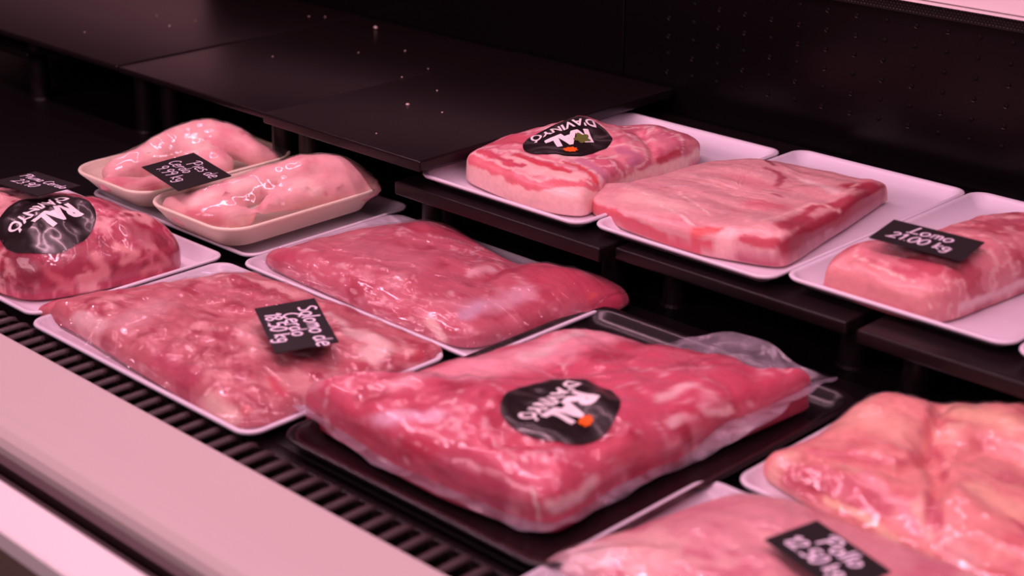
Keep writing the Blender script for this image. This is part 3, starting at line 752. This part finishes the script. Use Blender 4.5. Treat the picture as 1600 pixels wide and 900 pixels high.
paint(tr_b, SK, seed=5, marb=[('blob', 22, .5, .72, (238, 122, 145)), ('blob', 30, .62, .8, (250, 172, 182))], strokes=[
  ((214, 84, 112), 4, [(396, 330), (402, 305), (420, 288), (450, 280)], .8), ((226, 100, 125), 2.5, [(500, 320), (512, 298)], .7), ((228, 104, 128), 14, [(405, 322)], .8),
  ((228, 100, 122), 22, [(300, 335), (340, 345)], .8), ((250, 175, 185), 16, [(300, 318), (330, 305)], .7)])
film('plastic_film', -1.471, -1.341, .845, 1.043, .0268, [tr_a], FILMT, p1, nx=80, ny=100, r=.03, gap=.0012, iters=420, wr=.0008, wdir=(60, 24), seed=1)
film('plastic_film', -1.331, -1.192, .840, 1.036, .0268, [tr_b], FILMT, p2, nx=80, ny=100, r=.032, gap=.0012, iters=420, wr=.0008, wdir=(60, 24), seed=4)
price_tag(291, 268, .0500, .078, .057, -8, (4, 3), [('Pies de', -.016, .009, .0125), ('Cerdo', -.031, -.004, .0115), ('9.99 kg', -.027, -.020, .0125)], 'black card reading Pies de Cerdo 9.99 kg, on the rear trotter pack')

# ------------------------------------------------------------------ front packs on white trays
def pack(x0, x1, y0, y1, label, zr=0, name='meat_pack', group='film wrapped packs on white trays', **kw):
    e = empty(name, ((x0+x1)/2, (y0+y1)/2, zr-.0117)); setp(e, label, 'meat pack', group)
    tray('tray', x0, x1, y0, y1, zr, .0105, MTRAYW, parent=e, **kw); return e
zb = -.0102
k2 = pack(-1.197, -.891, .632, .836, 'wrapped sliced pork neck, front row, with the three-line price card on top')
neck = slab('pork_neck', [(60, 492, .004), (108, 520), (198, 576), (284, 629), (362, 673), (432, 658, .004), (520, 615, .004), (620, 585, .004), (690, 560, .004), (660, 530, .014), (580, 490, .016), (500, 460, .016), (420, 428, .018), (370, 420, .018), (280, 433, .018), (180, 455, .014), (110, 470, .010)],
            zb, .026, MMEAT, p=3.2, noise=.0045, nscale=36, parent=k2,
            bumps=[(330, 600, .02, .03, .004), (400, 620, .02, .025, .004), (230, 540, .02, .03, .003), (560, 540, .02, .02, .004), (640, 570, .02, .02, .003), (350, 450, .02, .03, .004)])
paint(neck, (208, 92, 112), seed=7, marb=[('blob', 22, .60, .78, (234, 132, 148)), ('ridge', 24, .84, .99, (236, 140, 156)), ('blob', 34, .60, .72, (184, 56, 82))], strokes=[
 ((206, 88, 112), 26, [(320, 450), (380, 462), (430, 478)], .7), ((245, 150, 165), 16, [(345, 430), (420, 445), (460, 462)], .6),
 ((248, 168, 182), 30, [(555, 520), (600, 540), (580, 555)], .5), ((250, 172, 186), 14, [(510, 490), (560, 530)], .6),
 ((200, 62, 86), 16, [(535, 568), (570, 575)], .6), ((204, 64, 88), 14, [(625, 560), (660, 556)], .6), ((246, 160, 172), 10, [(590, 590), (640, 548)], .6),
 ((214, 70, 95), 14, [(425, 590), (440, 615)], .7), ((248, 165, 172), 26, [(330, 630), (360, 650)], .6), ((226, 80, 90), 12, [(385, 640)], .7),
 ((196, 66, 96), 30, [(250, 560), (300, 590)], .8), ((240, 158, 176), 22, [(120, 495), (160, 510)], .6), ((236, 140, 160), 50, [(200, 500), (240, 480)], .9)])
film('plastic_film', -1.194, -.894, .635, .833, .0004, [neck], FILM, k2, nx=300, ny=200, gap=.0009, iters=90, wr=.0012, wdir=(26, 40), seed=3, folds=[(.0022, .0020, [(x*.5556, 400+y*.5556) for x, y in pl], .02) for pl in (
     [(130, 150), (200, 128), (270, 150), (225, 195), (240, 215)], [(295, 165), (325, 205), (235, 245)], [(300, 240), (360, 232), (400, 225)], [(410, 225), (460, 262), (560, 300), (645, 330), (740, 292), (790, 320)],
     [(500, 362), (600, 340), (660, 345), (665, 385)], [(345, 285), (420, 292), (465, 312), (400, 335)], [(650, 370), (735, 390), (850, 440)], [(800, 400), (850, 415), (790, 440)], [(640, 470), (700, 440)], [(480, 240), (530, 260)])])
price_tag(462, 508, .0295, .081, .050, -26, (3, 4), [('Solomo de', -.029, .008, .0140), ('Cerdo', -.021, -.006, .0130), ('18.50 kg', -.026, -.020, .0125)], 'black card reading Solomo de Cerdo 18.50 kg, on the front left pack', wpen=.0019)

k3 = pack(-1.183, -.868, .842, 1.037, 'wrapped pork shoulder pieces on the white tray in the middle, no price card')
shl = slab('pork_shoulder', [(418, 412, .004), (440, 432), (520, 468), (600, 505), (690, 540), (740, 548), (800, 528, .004), (880, 505, .006), (960, 480, .008), (982, 462, .010), (960, 436, .022), (870, 408, .026), (790, 395, .022), (750, 372, .022), (700, 340, .024), (640, 336, .024), (560, 345, .024), (480, 366, .022), (425, 390, .018)],
           zb, .030, MMEAT, p=3.0, noise=.0026, nscale=26, parent=k3,
           bumps=[(640, 360, .03, .03, .007), (880, 440, .03, .04, .010), (720, 500, .03, .025, .006), (560, 420, .03, .03, .003), (800, 400, .03, .02, -.006), (470, 400, .02, .02, .002)],
           creases=[(.006, .006, [(740, 440), (780, 415), (850, 400)], .03), (.005, .005, [(500, 420), (560, 460), (640, 490)], .03)])
paint(shl, (206, 82, 108), seed=9, warp=.004, wscale=40, marb=[('blob', 18, .58, .78, (224, 118, 140)), ('ridge', 18, .88, 1.0, (232, 138, 158)), ('blob', 24, .62, .76, (186, 54, 82))], strokes=[
 ((204, 68, 96), 36, [(660, 355), (700, 350), (735, 375)], .5), ((228, 130, 150), 10, [(650, 345), (690, 340)], .6),
 ((200, 58, 88), 60, [(850, 425), (900, 445), (950, 460)], .4), ((226, 134, 162), 34, [(735, 480), (780, 475), (815, 460)], .9), ((216, 140, 176), 18, [(728, 492), (750, 475)], 1.0),
 ((240, 150, 172), 14, [(735, 430), (770, 420), (800, 408)], .6), ((248, 165, 175), 16, [(672, 505), (690, 525)], .6), ((222, 70, 78), 8, [(925, 470), (935, 462)], .5),
 ((240, 100, 105), 8, [(675, 530), (690, 540)], .5), ((196, 60, 90), 20, [(430, 405), (470, 400)], .6), ((214, 100, 124), 60, [(560, 385), (640, 410)], .8)])
film('plastic_film', -1.180, -.871, .845, 1.034, .0004, [shl], FILMR, k3, nx=240, ny=160, gap=.0009, iters=160, wr=.0012, wdir=(14, 60), seed=6, folds=[(.0018, .0016, pl, .025) for pl in (
     [(540, 402), (600, 412), (650, 428)], [(555, 395), (640, 405), (680, 422), (705, 428)], [(480, 420), (520, 440), (575, 468)], [(760, 425), (768, 440), (764, 455)], [(470, 400), (520, 380), (560, 372)], [(625, 365), (700, 380), (790, 392)], [(640, 385), (720, 396), (800, 402)], [(715, 510), (745, 490), (752, 530)], [(730, 520), (760, 500)])])

# ------------------------------------------------------------------ big vacuum pack on black tray
zv = -.0095
vac = slab('vacuum_packed_pork', [(478, 655, .004), (520, 690), (600, 738), (690, 785), (780, 820), (850, 838), (890, 828), (960, 785), (1060, 735), (1160, 690), (1235, 650, .004), (1268, 612, .016), (1235, 580, .034), (1150, 545, .042), (1050, 520, .044), (950, 500, .044), (890, 500, .042), (800, 528, .040), (690, 560, .038), (570, 605, .036), (500, 630, .020)],
           zv, .046, MMEAT, p=4.6, noise=.0045, nscale=26,
           bumps=[(700, 640, .045, .06, .004), (1000, 600, .045, .06, .003), (640, 700, .045, .025, -.006), (560, 650, .04, .03, .002), (760, 700, .045, .03, .003), (1080, 680, .03, .03, -.004)],
           creases=[(.006, .007, [(560, 640), (620, 680), (650, 730)], .045), (.004, .006, [(780, 690), (880, 690), (960, 670)], .045)])
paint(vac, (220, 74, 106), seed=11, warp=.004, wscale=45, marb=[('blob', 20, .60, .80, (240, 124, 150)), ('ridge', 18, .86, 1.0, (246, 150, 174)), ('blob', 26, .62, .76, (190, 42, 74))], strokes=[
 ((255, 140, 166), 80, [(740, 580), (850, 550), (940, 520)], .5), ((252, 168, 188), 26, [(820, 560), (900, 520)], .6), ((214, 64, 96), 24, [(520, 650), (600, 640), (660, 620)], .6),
 ((206, 56, 88), 34, [(980, 540), (1080, 548), (1160, 580)], .5), ((244, 130, 155), 30, [(620, 600), (700, 580)], .7), ((240, 150, 185), 26, [(590, 660), (680, 650)], .6),
 ((202, 46, 78), 28, [(640, 690), (720, 700)], .5), ((206, 48, 80), 26, [(800, 690), (860, 695)], .5), ((214, 62, 92), 60, [(560, 690), (600, 710)], .5),
 ((198, 60, 92), 60, [(700, 730), (770, 760)], .4), ((250, 165, 182), 8, [(770, 690), (820, 715), (835, 770), (840, 820)], .5), ((252, 168, 186), 20, [(860, 790), (930, 750)], .6),
 ((222, 76, 104), 40, [(930, 700), (1010, 710)], .6), ((250, 160, 180), 14, [(1030, 620), (1080, 600), (1140, 640), (1050, 660)], .5), ((216, 66, 98), 40, [(1150, 610), (1200, 600)], .6),
 ((250, 160, 180), 16, [(1080, 720), (1140, 680)], .6), ((248, 150, 170), 10, [(980, 520), (1060, 540), (1100, 590)], .6), ((214, 60, 92), 20, [(1080, 640), (1120, 690)], .6)])
setp(vac, 'large slab of pork in a clear vacuum bag, lying on the black tray', 'meat')
def bag_flange(obj, pts, z0, zmid, mat, wout, seed=0, n=260):
    O = catmull(outline(pts, z0), n); n = len(O); c = sum(O, Vector((0, 0)))/n
    vs = []; fs = []; K = 9
    for i, p in enumerate(O):
        d = p-c; L = d.length; d.normalize(); ang = math.atan2(d.y, d.x)
        wv = wout(ang) 
        for k in range(K):
            t = k/(K-1); s = -.012+wv*t+.012*t
            q = p+d*s
            nz = float(fbm([(q.x*28+seed, q.y*28, t*.5)], 2)[0])
            zz = zmid*(1-t)**1.6+z0+.004+.006*t+zup(ang)*t**.5+.0050*nz*t
            vs.append((q.x, q.y, max(zz, z0+.0020)))
    for i in range(n):
        j = (i+1) % n
        for k in range(K-1): fs.append((i*K+k, i*K+k+1, j*K+k+1, j*K+k))
    return child_w(link('bag_flange', mesh_from(vs, fs), mat), obj)
vpts = [(478, 655, .004), (520, 690), (600, 738), (690, 785), (780, 820), (850, 838), (890, 828), (960, 785), (1060, 735), (1160, 690), (1235, 650, .004), (1268, 612, .016), (1235, 580, .034), (1150, 545, .042), (1050, 520, .044), (950, 500, .044), (890, 500, .042), (800, 528, .040), (690, 560, .038), (570, 605, .036), (500, 630, .020)]
def gang(a, c, w, v):
    return v*math.exp(-((((math.degrees(a)-c+180) % 360)-180)/w)**2)
def wout(a):
    return .008+gang(a, 75, 22, .020)+gang(a, 38, 12, .022)+gang(a, 250, 40, .004)+gang(a, 330, 30, .003)
def zup(a):
    return gang(a, 78, 24, .034)+gang(a, 38, 12, .014)+gang(a, 225, 60, .004)
bag_flange(vac, vpts, zv, .012, BAGE, wout, 3)
vfilm = shell('vacuum_bag', vac, BAG, -.004, wr=.0011, freq=(38, 45, 38), seed=8)
sticker(vac, bvh_of([vac, vfilm]), 876, 634, .05, 281, rx=.046, ry=.040, orange=(.006, .024), leaf=None, film_off=.0008,
        lines=(('RAL', .002, .008, .0215, .0014), ("D'AVINYO", 0, -.0100, .0140, .0008)))

# ------------------------------------------------------------------ chicken pack, lower right
k4 = pack(-.602, -.297, .826, 1.026, 'wrapped chicken pieces with folded skin on a white tray at the right edge')
chk = slab('chicken_pieces', [(1188, 738, .004), (1215, 768), (1280, 806), (1350, 842), (1430, 872), (1500, 905), (1620, 950), (1780, 985), (1900, 900, .01), (1900, 790, .02), (1800, 680, .03), (1700, 630, .035), (1600, 608, .036), (1520, 614, .030), (1440, 612, .030), (1380, 604, .034), (1330, 618, .030), (1270, 665, .024), (1215, 705, .014)],
           zb, .030, MMEAT, p=2.8, noise=.005, nscale=30, parent=k4,
           bumps=[(1385, 640, .03, .034, .021), (1580, 660, .03, .05, .015), (1300, 740, .02, .03, .004), (1480, 780, .03, .03, .006), (1560, 840, .03, .04, .006), (1480, 700, .03, .02, -.005)],
           creases=[(.010, .006, [(1270, 700), (1340, 715), (1400, 728), (1450, 715)], .03), (.010, .006, [(1470, 640), (1455, 700), (1470, 760), (1440, 840)], .03), (.008, .006, [(1240, 745), (1300, 790), (1400, 840)], .02), (.007, .006, [(1480, 720), (1540, 700), (1600, 720)], .03)])
paint(chk, (242, 130, 138), seed=13, warp=.003, marb=[('blob', 24, .55, .74, (230, 104, 120)), ('blob', 30, .64, .8, (248, 155, 155))], strokes=[  # darker strokes along the creases put fold shade into the colour
 ((206, 78, 100), 50, [(1240, 745), (1300, 755), (1370, 790)], .6), ((240, 130, 150), 14, [(1350, 740), (1400, 780), (1430, 830)], .6), ((214, 84, 104), 14, [(1270, 705), (1330, 716), (1410, 726), (1450, 716)], .7),
 ((180, 60, 80), 8, [(1265, 758), (1285, 768)], .6), ((250, 170, 160), 12, [(1290, 782), (1340, 800), (1400, 845)], .6), ((248, 150, 150), 60, [(1330, 650), (1400, 670)], .8),
 ((250, 158, 150), 40, [(1500, 640), (1580, 660)], .8), ((212, 90, 112), 24, [(1455, 780), (1465, 820)], .7), ((208, 84, 106), 12, [(1470, 630), (1460, 700), (1478, 745)], .8), ((250, 156, 152), 34, [(1520, 760), (1590, 800)], .7),
 ((200, 80, 100), 10, [(1580, 810), (1600, 830)], .6), ((244, 150, 160), 20, [(1480, 840), (1520, 880)], .6)])
film('plastic_film', -.600, -.300, .829, 1.023, .0004, [chk], FILM, k4, nx=140, ny=90, gap=.0009, iters=30, wr=.0014, wdir=(30, 46), seed=10)

# ------------------------------------------------------------------ chicken breast pack, bottom
k5 = pack(-.617, -.31, .618, .818, 'blurred pale chicken breast pack cut off by the bottom edge, nearest the camera')
brs = slab('chicken_breast', [(850, 892, .004), (880, 905), (960, 950), (1060, 1010), (1200, 1090), (1330, 1150), (1450, 1150), (1600, 1060), (1700, 1000, .006), (1620, 930, .016), (1500, 880, .018), (1400, 835, .020), (1300, 795, .020), (1210, 768, .018), (1150, 768, .016), (1080, 786, .016), (1000, 815, .016), (920, 850, .012)],
           zb, .030, MMEAT, p=2.6, noise=.003, nscale=26, parent=k5, bumps=[(1150, 820, .03, .05, .006), (1000, 880, .03, .03, .003), (1350, 880, .02, .03, .003)])
paint(brs, (234, 132, 152), seed=15, marb=[('blob', 18, .48, .7, (244, 155, 168)), ('blob', 28, .6, .75, (222, 108, 134))], strokes=[
 ((246, 172, 190), 40, [(880, 880), (940, 860)], .8), ((250, 158, 170), 26, [(1330, 810), (1380, 840)], .7), ((225, 118, 142), 40, [(1060, 800), (1130, 790)], .8)])
film('plastic_film', -.614, -.313, .621, .815, .0004, [brs], FILM, k5, nx=130, ny=90, gap=.0009, iters=60, wr=.0016, wdir=(26, 40), seed=12)
price_tag(1292, 868, .0300, .066, .042, -14, (1, 2), [('Pollo', -.014, .004, .0130), ('12.50 kg', -.026, -.013, .0120)], 'blurred black price card on the chicken breast pack at the bottom edge', wpen=.0020)
price_tag(57, 287, .0640, .068, .048, 6, (-3, 0), [('Pluma Cerdo', -.030, .004, .0095), ('23.90', -.022, -.012, .0110)], 'black price card lying on the dark red roast at the left edge', wpen=.0012)
price_tag(1448, 375, .1010, .076, .046, 8, (2, 2), [('Lomo', -.018, .004, .0140), ('21.00 kg', -.028, -.013, .0125)], 'black card reading Lomo 21.00 kg, on the pork loin at right', wpen=.0017)

# ------------------------------------------------------------------ crumbs on the black boards
first = None
spots = [(587, 43, .0028), (637, 163, .002), (132, 50, .0012), (265, 40, .0013), (633, 79, .0011), (628, 120, .001), (683, 141, .0011), (588, 208, .0011), (691, 175, .001), (483, 25, .001), (508, 26, .0009), (426, 88, .001), (560, 82, .0009), (585, 24, .001), (669, 107, .0009), (245, 24, .0009), (305, 32, .0009)]
for i, (a, b, r) in enumerate(spots):
    q = at(a, b, .0805)
    if first is None:
        bm = bmesh.new(); bmesh.ops.create_icosphere(bm, subdivisions=2, radius=1)
        for v in bm.verts: v.co *= 1+.35*random.uniform(-1, 1)
        first = o = bm_obj('crumb', bm, MCRUMB)
    else: o = first.copy(); COL.objects.link(o)
    o.location = (q.x, q.y, .0798+r*.35); o.scale = (r, r*.7, r*.5); o.rotation_euler = (0, 0, i*1.3)
    setp(o, 'tiny pale crumb on the raised black shelf boards', 'crumb', 'crumbs on the riser shelves')
